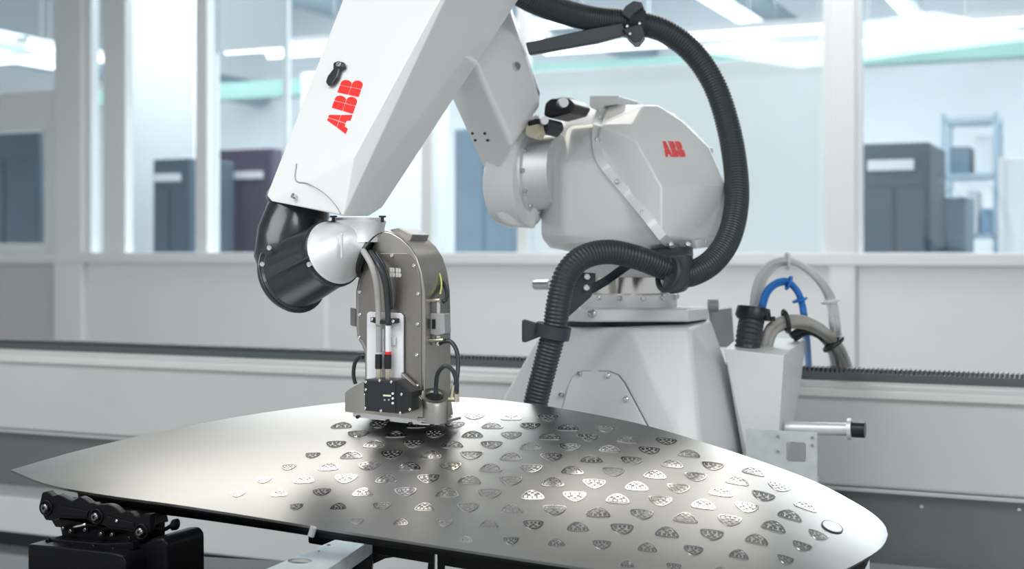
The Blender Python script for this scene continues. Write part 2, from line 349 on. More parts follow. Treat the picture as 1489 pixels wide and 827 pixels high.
# turntable between pedestal and torso
tc = U(912, 470, 3.75)
def zc(py): return Vector((tc.x, tc.y, CZ-(py-HY)/F*(tc.y-0.18)))
Zv = Vector((0, 0, 1))
loft('gap_disc', [(zc(476), Zv, 0.19), (zc(466), Zv, 0.19)], M_black, robot, 40)
tt = hull('turntable_plate', [U(x, y, Y) for x, y, Y in ((818, 449, 3.68), (818, 467, 3.68), (850, 449, 3.52), (850, 468, 3.52), (1000, 449, 3.50), (1000, 468, 3.50), (1030, 447, 3.62), (1030, 464, 3.62), (1025, 445, 3.95), (835, 446, 3.95), (835, 464, 3.95), (1025, 462, 3.95))], M_white2, robot, 0.006, 2)
loft('turntable_flange', [(zc(450), Zv, 0.135), (zc(430), Zv, 0.135), (zc(428), Zv, 0.125)], M_alu, robot, 48)
loft('bearing_ring', [(zc(430), Zv, 0.12), (zc(404), Zv, 0.12)], mat('polished_ring', (0.62, 0.60, 0.56), 0.16, metal=1.0), robot, 48)
loft('neck', [(zc(406), Zv, 0.115), (zc(380), Zv, 0.13), (zc(340), Zv, 0.13)], M_white2, robot, 40)
for k in range(14):
    q = 2*math.pi*k/14; d = Vector((math.cos(q), math.sin(q), 0)); bolt(zc(434)+d*0.136, d, 0.007, tt)
bolt(U(861, 456, 3.50), -VD, 0.011, tt)
cyl('stop_pin', U(779, 414, 3.78), U(800, 414, 3.74), 0.014, M_steel, robot, 16); cyl('stop_arm', U(797, 414, 3.74), U(880, 412, 3.74), 0.009, M_alu, robot, 12)
# torso: rounded left body and faceted right cover
tors = hull('torso', [U(x, y, Y) for x, y, Y in (
    (787, 236, 3.66), (787, 345, 3.66), (800, 361, 3.64), (832, 367, 3.60), (975, 362, 3.46), (818, 236, 3.54), (818, 350, 3.54), (878, 236, 3.50), (960, 330, 3.45),
    (800, 196, 3.74), (816, 173, 3.80), (838, 157, 3.86), (885, 151, 3.86), (872, 181, 3.62), (828, 184, 3.68),
    (790, 240, 4.05), (790, 345, 4.05), (838, 160, 4.10), (985, 165, 4.12), (1000, 362, 4.05), (985, 170, 3.90))], M_white, robot, 0.035, 4, 8)
def plane(a, b, c):
    n = (b-a).cross(c-a).normalized(); return lambda x, y: on_plane(x, y, a, n)
c1, c2, c3 = U(925, 205, 3.47), U(962, 271, 3.40), U(1055, 269, 3.62)
fr = plane(c1, c2, c3); low = plane(c2, c3, U(965, 357, 3.43)); lef = plane(c1, c2, U(870, 200, 3.56))
cp_ = [c1, c2, c3] + [fr(*p) for p in ((936, 153), (957, 153), (991, 175), (1032, 214), (921, 181))] + [low(*p) for p in ((1055, 325), (1046, 349), (965, 357))]
cp_ += [lef(*p) for p in ((874, 182), (870, 200), (876, 232), (914, 281), (950, 327), (962, 345))]
cp_ += [U(884, 151, 3.80), U(900, 152, 4.05), U(1000, 180, 4.08), U(1054, 275, 4.02), U(1050, 345, 4.02), U(940, 350, 4.05)]
cov = hull('torso_cover', cp_, M_white, robot, 0.006, 3, 10)
print('cover depths', [round(p.y, 2) for p in cp_])
sl = [(884, 150, 3.79), (875, 166, 3.68), (869, 182, 3.59), (867, 200, 3.535), (872, 230, 3.485), (891, 256, 3.465), (913, 282, 3.45), (934, 307, 3.44), (952, 330, 3.43), (970, 351, 3.42), (984, 356, 3.42), (1010, 355, 3.50), (1048, 350, 3.62)]
ch_ = sticker(cov); th_ = sticker(tors)
def near(x, y):
    best = [h[0] for h in (ch_(x, y), th_(x, y)) if h[0] is not None]; return min(best, key=lambda p: p.y) if best else None
sl3 = [near(x, y) or U(x, y, Y) for x, y, Y in sl]
sp = spline(sl3, 0.02); vs, fs = [], []
for i, p in enumerate(sp):
    tdir = (sp[min(i+1, len(sp)-1)]-sp[max(i-1, 0)]).normalized(); vn = (Vector((0, 0, CZ))-p).normalized(); side = tdir.cross(vn).normalized()*0.0115
    vs += [p+side+vn*0.010, p-side+vn*0.010, p-side-vn*0.02, p+side-vn*0.02]
for i in range(len(sp)-1):
    for k in range(4): fs.append([i*4+k, i*4+(k+1) % 4, i*4+4+(k+1) % 4, i*4+4+k])
fs += [[3, 2, 1, 0], [len(vs)-4, len(vs)-3, len(vs)-2, len(vs)-1]]
fl = bevel(link('seam_flange', fix(data(vs, fs)), M_white, cov), 0.004, 2, 40)
for x, y, Y in ((884, 153, 3.77), (873, 171, 3.64), (869, 203, 3.52), (898, 264, 3.445), (934, 309, 3.425), (976, 355, 3.405), (1001, 355, 3.45), (1025, 352, 3.54)):
    p = near(x, y) or U(x, y, Y); bolt(p + (Vector((0, 0, CZ))-p).normalized()*0.012, Vector((-0.1, -1, 0.15)), 0.0065, cov)
prism('lug', [(857, 139), (901, 139), (899, 152), (878, 154), (872, 162), (857, 156)], 3.52, 0.16, M_white, tors, 0.004)
prism('indicator', [(1003, 209), (1022, 211), (1023, 219), (1003, 217)], 3.60, 0.10, M_pale, cov, 0.003)
# upper arm link and shoulder
ua = hull('upper_arm', [U(x, y, Y) for x, y, Y in (
    (693, 97, 3.40), (742, 22, 3.52), (745, 212, 3.42), (789, 146, 3.56), (714, 268, 3.54), (655, 138, 3.56),
    (640, 0, 3.40), (700, -120, 3.55), (600, 10, 3.60), (650, -120, 3.62),
    (770, 120, 3.75), (740, 215, 3.80), (660, 120, 3.75), (735, 30, 3.75), (700, -110, 3.78), (650, -110, 3.78))], M_white, robot, 0.016, 3)
el = loft('shoulder_housing', [(U(722, 268, 3.60), UD, 0.085), (U(728, 268, 3.60), UD, 0.105), (U(745, 266, 3.60), UD, 0.118), (U(772, 264, 3.60), UD, 0.118)], M_white, robot, 40)
hull('shoulder_web', [U(x, y, Y) for x, y, Y in ((705, 258, 3.52), (708, 290, 3.52), (722, 318, 3.52), (740, 332, 3.53), (784, 335, 3.62), (745, 208, 3.50), (720, 215, 3.52), (784, 160, 3.62), (782, 300, 3.8), (740, 300, 3.8), (720, 260, 3.8), (775, 170, 3.8))], M_white, robot, 0.02, 3)
sh = loft('shoulder_flange', [(U(762, 252, 3.62), UD, 0.105), (U(764, 252, 3.62), UD, 0.112), (U(780, 251, 3.62), UD, 0.112), (U(781, 251, 3.62), UD, 0.098), (U(815, 250, 3.64), UD, 0.098)], M_alu, robot, 48)
for k in range(12):
    q = 2*math.pi*k/12; bolt(U(783, 251, 3.62) + VD*(-math.cos(q))*0.104 + Vector((0, 0, math.sin(q)*0.104)), UD, 0.006, sh)
for x, y in ((759, 218), (762, 283)): bolt(U(x, y, 3.50), -VD, 0.004, sh)
M_dots = [(687, 194), (705, 194), (691, 204), (709, 204)]
for x, y in M_dots: bolt(U(x, y, 3.475), Vector((-0.5, -1, 0)), 0.0035, ua, M_black)
bolt(U(747, 98, 3.50), Vector((0.6, -0.8, 0.2)), 0.012, ua, None, 0.018)
cl = prism('valve_block', [(792, 150), (800, 143), (826, 142), (836, 152), (830, 164), (800, 172), (790, 168)], 3.30, 0.12, M_black, robot, 0.006)
prism('valve_block', [(766, 176), (778, 172), (797, 172), (800, 184), (790, 196), (768, 188)], 3.22, 0.10, M_black, robot, 0.006)
prism('sensor_tab', [(764, 184), (783, 180), (786, 194), (780, 203), (764, 197)], 3.19, 0.035, M_cream, robot, 0.003)
cyl('valve_stem', U(812, 153, 3.60), U(820, 149, 3.45), 0.012, M_steel, robot); cyl('valve_stem', U(786, 180, 3.58), U(792, 175, 3.42), 0.010, M_steel, robot)
tube('valve_hose', [U(800, 160, 3.60), U(815, 150, 3.66), U(832, 150, 3.70)], 0.016, M_black, robot)
# forearm
FP = [(498, 0, 3.13), (639, 0, 2.98), (753, 0, 3.27), (545, -120, 3.17), (704, -120, 3.02), (832, -120, 3.36)]
fA, fB, fC = U(388, 284, 3.07), U(545, -120, 3.20), U(515, 228, 2.945)
fn = (fB-fA).cross(fC-fA).normalized(); fn = -fn if fn.y > 0 else fn
fP = lambda x, y, e=0.0: on_plane(x, y, fA-fn*e, fn)
fa = hull('forearm', [fA, fP(394, 292), fC, fP(440, 258), fP(478, 306, 0.025), fP(500, 314, 0.035), fP(704, -120), fB, U(536, 314, 3.07), U(556, 301, 3.12), U(566, 281, 3.16),
    U(430, 280, 3.24), U(540, 300, 3.28), U(832, -120, 3.38), U(640, -120, 3.50), U(760, -120, 3.52)], M_white, robot, 0.030, 6, 4)
fh = sticker(fa)
def letters(par, bl, br, tl, tr, hitf, m, lift=0.0015):
    n = hitf((bl[0]+tr[0])/2, (bl[1]+tr[1])/2)[1]
    q = lambda a, b: hitf((bl[0]*(1-a)+br[0]*a)*(1-b)+(tl[0]*(1-a)+tr[0]*a)*b, (bl[1]*(1-a)+br[1]*a)*(1-b)+(tl[1]*(1-a)+tr[1]*a)*b)[0]
    A = [[(0, 0), (.29, 0), (.345, .17), (.478, .17), (.478, .47), (.165, .47)], [(.18, .51), (.478, .51), (.478, 1), (.345, 1)]]
    A += [[(1-x, y) for x, y in P] for P in A]
    arc = lambda cx, cy, rx, ry: [(cx+rx*math.cos(t), cy+ry*math.sin(t)) for t in [math.pi*(k/8-.5) for k in range(9)]]
    B = [[(0, 0), (.478, 0), (.478, .47), (0, .47)], [(0, .51), (.478, .51), (.478, 1), (0, 1)], [(.522, 0)]+arc(.76, .235, .24, .235)+[(.522, .47)], [(.522, .51)]+arc(.68, .755, .235, .245)+[(.522, 1)]]
    for k, (x0, wd, S) in enumerate(((0, .36, A), (.385, .29, B), (.70, .29, B))):
        vs, fs = [], []
        for P in S:
            i0 = len(vs); vs += [q(x0+wd*x, y)+n*lift for x, y in P]; mm = len(P)
            vs += [q(x0+wd*x, y) for x, y in P]
            fs.append([i0+j for j in range(mm)]); fs += [[i0+j, i0+mm+j, i0+mm+(j+1) % mm, i0+(j+1) % mm] for j in range(mm)]
        link('logo_letter', fix(data(vs, fs)), m, par)
letters(fa, (503, 195), (529.5, 118), (473, 184), (499, 113), fh, M_red)
letters(cov, (968, 228), (998, 228), (960, 205), (990, 206), sticker(cov), M_red)
kl = [on_plane(x, y, fA+fn*0.012, fn) for x, y in ((484, 91), (491, 88), (499, 90), (500, 97), (493, 101), (490, 112), (483, 122), (476, 124), (473, 119), (476, 110), (484, 100))]
lk = prism_pts('latch_key', kl, -fn*0.01, M_boot, fa, 0.003, 2); bolt(on_plane(493, 94, fA+fn*0.014, fn), fn, 0.006, lk)
cyl('latch_seat', on_plane(495, 95, fA, fn), on_plane(495, 95, fA, fn)+fn*0.004, 0.014, M_white, fa, 24)
sm = [on_plane(x, y, fA+fn*0.0015, fn) for x, y in ((431, 238), (430, 262), (448, 267), (470, 280), (487, 297), (496, 312))]
tube('panel_seam', sm, 0.0012, mat('seam_grey', (0.35, 0.36, 0.36), 0.5), fa, 8, 0.008)
bolt(on_plane(427, 285, fA+fn*0.001, fn), fn, 0.006, fa)
# wrist: two black sections, then the cast aluminium one
ax = (U(388, 284, 3.07)+U(545, 300, 3.1))*0.5; fdir = Vector((-0.36, -0.03, -0.92)).normalized()
wa = loft('wrist_section', [(U(436, 288, 3.13), fdir, 0.070), (U(434, 297, 3.13), fdir, 0.076), (U(432, 305, 3.12), fdir, 0.075), (U(430, 309, 3.11), fdir, 0.066), (U(418, 345, 3.09), fdir, 0.070), (U(410, 374, 3.06), Vector((0, -.3, -1)), 0.062), (U(409, 392, 3.05), Vector((.3, -.2, -1)), 0.045)], M_boot, robot, 40)
bax = Vector((0.80, -0.42, 0.44)).normalized(); b0 = U(424, 399, 3.06)
be = U(483, 369, 2.99); bax = (be-b0).normalized()
bax = (bax + Vector((0, -0.25, 0))).normalized()
wb = loft('wrist_section', [(b0-bax*0.035, bax, 0.045), (b0-bax*0.022, bax, 0.072), (b0-bax*0.008, bax, 0.084), (b0+bax*0.012, bax, 0.087), (b0+bax*0.014, bax, 0.081), (be-bax*0.008, bax, 0.071), (be-bax*0.006, bax, 0.075), (be+bax*0.004, bax, 0.075), (be+bax*0.005, bax, 0.066)], M_boot, robot, 48)
ring('joint_band', b0+bax*0.004, bax, 0.086, 0.0045, M_boot, wb)
cyl('seam_rod', U(404, 397, 2.955), U(449, 374, 2.925), 0.003, M_boot, wb, 8)
for x, y, Y in ((392, 360, 2.99), (382, 384, 3.0), (450, 384, 2.93)): bolt(U(x, y, Y), Vector((-.2, -1, 0.1)), 0.006, wb)
oc, oa = U(540, 371, 3.03), Vector((0.86, -0.35, -0.42)).normalized()
wc = loft('wrist_casting', [(be+bax*0.003, bax, 0.068), (be+bax*0.010, bax, 0.071), (be+bax*0.014, bax, 0.064), (U(502, 362, 3.0), Vector((1, -.3, .25)), 0.062), (U(524, 362, 3.02), Vector((1, -.32, -.1)), 0.060), (oc, oa, 0.056)], M_alu, robot, 48)
loft('wrist_opening', [(oc-oa*0.004, oa, 0.0572), (oc+oa*0.006, oa, 0.0572), (oc+oa*0.006, oa, 0.047), (oc+oa*0.001, oa, 0.045)], M_black, robot, 40)
tz = U(521, 322, 3.04)
wt = loft('casting_flange', [(U(519, 352, 3.03), Zv, 0.058), (U(521, 328, 3.04), Zv, 0.059), (tz+Zv*-0.004, Zv, 0.061), (tz+Zv*0.002, Zv, 0.061), (tz+Zv*0.002, Zv, 0.05), (tz+Zv*0.008, Zv, 0.05), (tz+Zv*0.008, Zv, 0.01)], M_alu, robot, 40)
for x in (485, 556): cyl('flange_screw', U(x, 323, 3.0), U(x, 316, 3.0), 0.004, M_black, wt, 10); cyl('flange_screw_head', U(x, 316, 3.0), U(x, 313.5, 3.0), 0.008, M_black, wt, 12)
bm_ = [(U(497, 339+k*4.6, 2.935)) for k in range(9)]
tube('weld_bead', bm_, 0.0028, M_alu, wc, 8)
# hose along the arm, its clamps and brackets
HOSE = [(740, -22, 3.36), (770, -2, 3.42), (810, 14, 3.50), (860, 27, 3.58), (920, 33, 3.62), (965, 45, 3.64), (1006, 75, 3.66), (1038, 122, 3.67), (1058, 180, 3.66), (1069, 240, 3.63), (1071, 295, 3.58), (1060, 345, 3.52), (1036, 380, 3.47), (1005, 398, 3.43), (985, 397, 3.41)]
h1 = tube('conduit_hose', [U(*p) for p in HOSE], 0.0325, M_hose, robot, 20, rib=(0.0085, 0.0022))
HOSE2 = [(985, 397, 3.41), (962, 388, 3.38), (925, 374, 3.34), (885, 366, 3.31), (848, 374, 3.28), (824, 398, 3.26), (813, 435, 3.25), (806, 480, 3.25), (793, 530, 3.26), (779, 585, 3.27), (770, 640, 3.28), (765, 700, 3.30)]
h2 = tube('conduit_hose', [U(*p) for p in HOSE2], 0.0300, M_hose, robot, 20, rib=(0.0088, 0.0024))
hd = (U(965, 45, 3.64)-U(880, 29, 3.6)).normalized(); hc = U(920, 33, 3.62)
k1 = loft('hose_clamp', [(hc-hd*0.022, hd, 0.043), (hc+hd*0.022, hd, 0.043)], M_dark, robot, 8, smooth=False)
prism_pts('clamp_foot', [U(x, y, 3.56) for x, y in ((905, 42), (932, 34), (938, 50), (930, 61), (922, 62), (914, 54))], (0.01, 0.09, 0), M_dark, k1, 0.003)
prism_pts('clamp_head', [U(x, y, 3.57) for x, y in ((909, 9), (921, 1), (933, 3), (936, 10), (922, 20), (916, 29), (903, 20))], (0.01, 0.06, 0), M_dark, k1, 0.003)
for x, y in ((912, 38), (930, 34), (916, 49)): bolt(U(x, y, 3.555), (0, -1, 0), 0.004, k1)
prism_pts('hose_bracket', [U(764, 62, 3.53), U(860, 41, 3.56), U(905, 33, 3.57), U(912, 50, 3.57), U(868, 62, 3.56), U(769, 79, 3.53)], (0.004, 0.03, 0), M_dark, robot, 0.003)
pts = [(973, 372), (997, 368), (1001, 374), (999, 410), (990, 424), (975, 428), (962, 421), (965, 400)]
k2 = prism_pts('hose_clamp', [U(x, y, 3.365) for x, y in pts], (0.02, 0.05, 0), M_dark, robot, 0.006)
ring('clamp_ring', U(972, 398, 3.37), Vector((0.85, 0.5, -0.25)), 0.041, 0.007, M_dark, k2)
prism_pts('clamp_arm', [U(x, y, 3.46) for x, y in ((940, 362), (1000, 358), (1001, 374), (965, 382))], (0.02, 0.05, 0), M_dark, k2, 0.004)
c3 = U(804, 481, 3.25); d3 = (U(793, 530, 3.26)-U(812, 435, 3.25)).normalized()
k3 = loft('hose_clamp', [(c3-d3*0.014, d3, 0.042), (c3+d3*0.016, d3, 0.042)], M_dark, robot, 28)
prism_pts('clamp_wing', [U(x, y, 3.25) for x, y in ((759, 466), (763, 465), (785, 471), (787, 489), (764, 498), (759, 497))], (0.0, 0.045, 0), M_dark, k3, 0.003)
prism_pts('clamp_wing', [U(x, y, 3.24) for x, y in ((815, 475), (828, 480), (830, 486), (826, 496), (815, 495))], (0.0, 0.045, 0), M_dark, k3, 0.003)
prism_pts('clamp_bracket', [U(x, y, 3.36) for x, y in ((834, 402), (848, 396), (866, 397), (866, 412), (860, 431), (823, 464), (790, 466), (822, 430))], (0, 0.012, 0), M_dark, robot, 0.002)
prism_pts('clamp_bracket', [U(862, 412, 3.355), U(880, 402, 3.36), U(900, 387, 3.42), U(915, 383, 3.46), U(918, 390, 3.46), U(884, 414, 3.36), U(862, 427, 3.355)], (0, 0.014, 0), M_dark, robot, 0.002)
for x, y in ((854, 402), (853, 418)): bolt(U(x, y, 3.352), (0, -1, 0), 0.008, robot)
# ------------------------------------------------------------------ print head
HV = 2.62
head = thing('print_head', 'brushed steel inkjet print head hanging from the robot wrist just above the hood', 'print head', UV(575, 615, HV+0.06))
arch = [(558, 335), (570, 338), (583, 346), (596, 358), (606, 374), (613, 396), (617, 424), (618, 470), (618, 560), (619, 606), (530, 596), (530, 515), (526, 503), (519, 492), (517, 474), (517, 424), (520, 408), (530, 378), (545, 350)]
body = prism('housing', arch, HV, 0.125, M_head, head, 0.004, 3)
inner = [(547, 368), (592, 368), (602, 378), (609, 396), (612, 424), (612, 560), (612, 600), (536, 592), (536, 515), (530, 500), (522, 488), (521, 424), (527, 404)]
cp = prism('cover_plate', inner, HV-0.003, 0.005, M_headd, head, 0.0015, 2)
for x, y in ((570, 371), (602, 386), (608, 427), (607, 471), (606, 516), (606, 561), (523, 424), (523, 457), (522, 490), (545, 590)): bolt(UV(x, y, HV-0.004), -VD, 0.0042, cp)
letters(cp, (556, 402), (584, 403), (556, 388), (584, 390), lambda x, y: (UV(x, y, HV-0.0035), -VD), mat('faint_mark', (0.62, 0.61, 0.58), 0.5), 0.0006)
prism('arch_cap', [(566, 334), (580, 331), (600, 341), (596, 351), (582, 343)], HV+0.03, 0.08, M_head, body, 0.002)
wp = prism('white_plate', [(536, 453), (582, 455), (586, 459), (586, 564), (533, 560), (533, 456)], HV-0.012, 0.006, M_pale, head, 0.002)
cb = prism('cable_bar', [(538, 461), (545, 461), (549, 464), (565, 465), (569, 462), (577, 463), (577, 470), (569, 471), (549, 471), (538, 468)], HV-0.03, 0.014, M_black, head, 0.002)
for x, y in ((541, 464), (572, 467)): bolt(UV(x, y, HV-0.031), -VD, 0.0035, cb)
M_gtube = mat('grey_tube', (0.42, 0.40, 0.38), 0.4)
def hose(name, pts, r, m, par): return tube(name, [UV(x, y, c) for x, y, c in pts], r, m, par, 12, 0.006)
hose('supply_tube', [(528, 364, HV-0.03), (540, 385, HV-0.05), (547, 410, HV-0.045), (550, 440, HV-0.03), (551, 475, HV-0.025)], 0.0068, M_gtube, head)
hose('supply_tube', [(538, 366, HV-0.02), (552, 388, HV-0.045), (560, 412, HV-0.04), (563, 440, HV-0.03), (565, 475, HV-0.025)], 0.0062, M_hose, head)
hose('supply_tube', [(546, 366, HV-0.01), (560, 390, HV-0.02), (567, 420, HV-0.02), (569, 450, HV-0.012)], 0.004, M_hose, head)
for x, m1, sleeve in ((551, M_steel, M_grey), (564.5, M_pale, M_pale)):
    cc = HV-0.025
    cyl('sleeve', UV(x, 473, cc), UV(x, 512, cc), 0.0062, sleeve, head, 14)
    if m1 is M_pale: cyl('red_band', UV(x, 511, cc), UV(x, 516, cc), 0.0070, M_red, head, 14)
    cyl('connector', UV(x-0.3, 515, cc), UV(x-0.6, 536, cc), 0.0078, M_black, head, 16); cyl('connector_nut', UV(x-0.6, 535, cc), UV(x-0.8, 551, cc), 0.0060, M_brass, head, 8)
cyl('sensor_stub', UV(557, 478, HV-0.02), UV(557, 512, HV-0.02), 0.003, M_steel, head, 10)
prism('clip_plate', [(567, 490), (575, 490), (575, 502), (567, 502)], HV-0.018, 0.004, M_galv, head, 0.001)
foot = prism('base_foot', [(501, 571), (508, 565), (530, 553), (530, 572), (606, 580), (606, 572), (616, 582), (620, 613), (501, 599)], HV-0.028, 0.13, M_head, head, 0.003)
prism('foot_web', [(583, 541), (603, 560), (606, 598), (583, 598)], HV-0.022, 0.012, M_head, head, 0.002)
boss = UV(632, 596, HV+0.012)
bx, bd = HV-0.004, Vector((0.12, -0.50, 1))
bs = loft('boss', [(UV(632, 614, bx), Zv, 0.0290), (UV(632, 590, bx), Zv, 0.0290), (UV(632, 577, bx), bd, 0.0305), (UV(632, 575, bx), bd, 0.0300), (UV(632, 575, bx), bd, 0.0200), (UV(632, 581, bx), bd, 0.0185)], M_head, head, 40)
prism('boss_base', [(606, 606), (630, 609), (630, 615), (606, 613)], HV-0.032, 0.05, M_head, head, 0.003)
loft('boss_hole', [(UV(632, 582, bx), bd, 0.0185), (UV(632, 577.5, bx), bd, 0.0185)], M_black, bs, 24)
box = prism('control_box', [(530, 551), (577, 552), (598, 570), (598, 597), (584, 602), (530, 597)], HV-0.062, 0.050, M_black, head, 0.0025)
prism('box_face', [(532, 553), (575, 554), (575, 600), (532, 595)], HV-0.0635, 0.002, mat('box_face_black', (0.016, 0.018, 0.024), 0.4), box, 0.001)
for x, y in ((532, 555), (552, 553), (569, 555), (532, 566), (531, 593), (554, 597), (582, 600), (584, 573), (596, 595)): bolt(UV(x, y, HV-0.064), -VD, 0.0030, box)
for y in (572, 579, 586): cyl('indicator_light', UV(571, y, HV-0.063), UV(571, y, HV-0.066), 0.0026, M_pale, box, 12)
prism('label_bar', [(557, 573.5), (568.5, 574), (568.5, 576.5), (557, 576)], HV-0.0645, 0.001, mat('label_cream', (0.75, 0.70, 0.50), 0.5), box)
for x in (558, 564): prism('label_mark', [(x, 580), (x+2.5, 580), (x+2.5, 582.5), (x, 582.5)], HV-0.0645, 0.001, M_grey, box)
npz = prism('nozzle_plate', [(513, 600), (640, 613), (640, 617), (616, 618), (513, 606)], HV-0.02, 0.10, M_steel, head, 0.001)
for x, y in ((520, 606), (563, 612), (596, 616), (628, 617)): bolt(UV(x, y, HV-0.022), -VD, 0.004, npz, M_black)
side = prism('side_block', [(623, 455), (646, 456), (647, 485), (636, 488), (623, 485)], HV+0.028, 0.03, M_grey, head, 0.002)
prism('slot', [(628, 464), (633, 464), (633, 478), (628, 478)], HV+0.0265, 0.003, M_black, side)
prism('side_block', [(509, 447), (517, 449), (517, 475), (509, 473)], HV+0.05, 0.03, M_grey, head, 0.002)
cyl('fitting', UV(637, 456, HV+0.04), UV(637, 438, HV+0.04), 0.005, M_steel, head, 12); cyl('fitting', UV(618, 437, HV+0.03), UV(640, 436, HV+0.03), 0.0045, M_brass, head, 10)
cyl('fitting', UV(618, 495, HV+0.03), UV(645, 494, HV+0.03), 0.0045, M_brass, head, 10); cyl('fitting', UV(637, 488, HV+0.04), UV(637, 502, HV+0.04), 0.006, M_steel, head, 10)
hose('air_hose', [(638, 500, HV+0.04), (646, 496, HV+0.04), (656, 497, HV+0.04), (664, 510, HV+0.035), (666, 530, HV+0.03), (664, 552, HV+0.02), (660, 566, HV+0.015)], 0.0048, M_hose, head)
hose('air_hose', [(634, 582, HV+0.012), (634, 560, HV+0.01), (637, 542, HV+0.0), (647, 532, HV-0.01), (658, 538, HV-0.005), (664, 556, HV+0.0), (664, 574, HV+0.005)], 0.0048, M_hose, head)
hose('air_hose', [(517, 558, HV+0.07), (514, 545, HV+0.07), (516, 528, HV+0.07), (523, 519, HV+0.07), (530, 520, HV+0.07)], 0.0045, M_hose, head)
hose('air_hose', [(639, 405, HV+0.10), (646, 414, HV+0.09), (650, 426, HV+0.07), (648, 436, HV+0.05), (640, 440, HV+0.04)], 0.0045, M_hose, head)
hose('ground_wire', [(637, 392, HV+0.09), (641, 404, HV+0.08), (642, 416, HV+0.07), (640, 428, HV+0.05)], 0.002, mat('wire_yellow', (0.70, 0.72, 0.20), 0.5), head)
cyl('elbow_fitting', UV(658, 580, HV+0.01), UV(661, 560, HV+0.012), 0.0065, M_brass, head, 8); cyl('elbow_fitting', UV(664, 584, HV+0.005), UV(664, 566, HV+0.005), 0.0055, M_brass, head, 8); cyl('elbow_fitting', UV(648, 580, HV+0.012), UV(666, 581, HV+0.005), 0.0055, M_brass, head, 8)
# ------------------------------------------------------------------ hood
def fz(x, y):
    r = max(0.0, x-0.42)
    return 1.222 - (y-3.87)**2/7.4 - 0.055*(x+0.05)**2 - 0.55*r*r
def hit(px, py):
    dx, dz = (px-CX)/F, -(py-HY)/F
    g = lambda Y: CZ+dz*Y - fz(dx*Y, Y)
    a, b = 1.4, None; Y = 1.4
    while Y < 4.0:
        if g(Y) < 0: b = Y; break
        a = Y; Y += 0.02
    if b is None: b = 4.0
    for _ in range(40):
        m = (a+b)/2
        if g(m) > 0: a = m
        else: b = m
    Y = (a+b)/2; return Vector((dx*Y, Y, fz(dx*Y, Y)))
def nrm(x, y):
    e = 1e-3; return Vector((-(fz(x+e, y)-fz(x-e, y))/(2*e), -(fz(x, y+e)-fz(x, y-e))/(2*e), 1)).normalized()
FAR = [(15, 683), (110, 656), (220, 630), (350, 605), (480, 587), (580, 579), (660, 577), (740, 583), (830, 596), (930, 616), (1030, 645), (1120, 675), (1190, 702), (1245, 731), (1270, 747), (1284, 760), (1290, 770), (1291, 777)]
NEAR = [(15, 683), (70, 704), (150, 719), (260, 734), (370, 751), (480, 769), (590, 786), (700, 803), (800, 818), (890, 831), (980, 842), (1070, 848), (1150, 846), (1215, 833), (1258, 812), (1279, 798), (1288, 787), (1291, 777)]
def curve2(pts, n):
    c = spline([Vector((x, y, 0)) for x, y in pts], 2.0); L = len(c)
    return [c[min(L-1, round(i*(L-1)/n))] for i in range(n+1)]
NS, NT = 130, 40
fc, nc = curve2(FAR, NS), curve2(NEAR, NS)
def hood_grid(inset, dz):
    vs, fs = [], []
    for k in range(NS+1):
        f = (inset*1.6 + k/NS*(1-2.2*inset))*NS; i = int(round(f))
        for j in range(NT+1):
            t = j/NT; t = inset + t*(1-2*inset)
            x = nc[i].x*(1-t)+fc[i].x*t; y = nc[i].y*(1-t)+fc[i].y*t
            p = hit(x, y); vs.append(p+Vector((0, 0, dz)))
    for i in range(NS):
        for j in range(NT):
            a = i*(NT+1)+j; fs.append([a, a+NT+1, a+NT+2, a+1])
    me = data(vs, fs); bm = bmesh.new(); bm.from_mesh(me); bmesh.ops.remove_doubles(bm, verts=bm.verts, dist=1e-4); bm.to_mesh(me); bm.free()
    return me
hood = thing('car_hood', 'bare metal car bonnet printed with rows of glossy shield emblems', 'car hood', (0, 2.8, 0.9))
me = hood_grid(0, 0)
if sum(p.normal.z for p in me.polygons) < 0: me.flip_normals()
panel = link('panel', me, M_hood, hood, True)
sd = panel.modifiers.new('solid', 'SOLIDIFY'); sd.thickness = 0.003; sd.offset = -1; sd.use_rim = False
loop = [hit(p.x, p.y) for p in nc] + [hit(p.x, p.y) for p in reversed(fc[1:-1])]
n = len(loop); ctr = Vector((-0.05, 2.75, 0)); hv = []
for p in loop: hv.append(p); 
for p in loop: d = Vector((ctr.x-p.x, ctr.y-p.y, 0)).normalized(); hv.append(p+Vector((0, 0, -0.005))+d*0.0015)
hem = link('hem_edge', fix(data(hv, [[i, (i+1) % n, n+(i+1) % n, n+i] for i in range(n)])), mat('hem_steel', (0.20, 0.20, 0.20), 0.4, metal=1.0), hood)
me = hood_grid(0.05, -0.006)
if sum(p.normal.z for p in me.polygons) < 0: me.flip_normals()
inn = link('inner_frame', me, M_blackm, hood, True)
sd = inn.modifiers.new('solid', 'SOLIDIFY'); sd.thickness = 0.028; sd.offset = -1
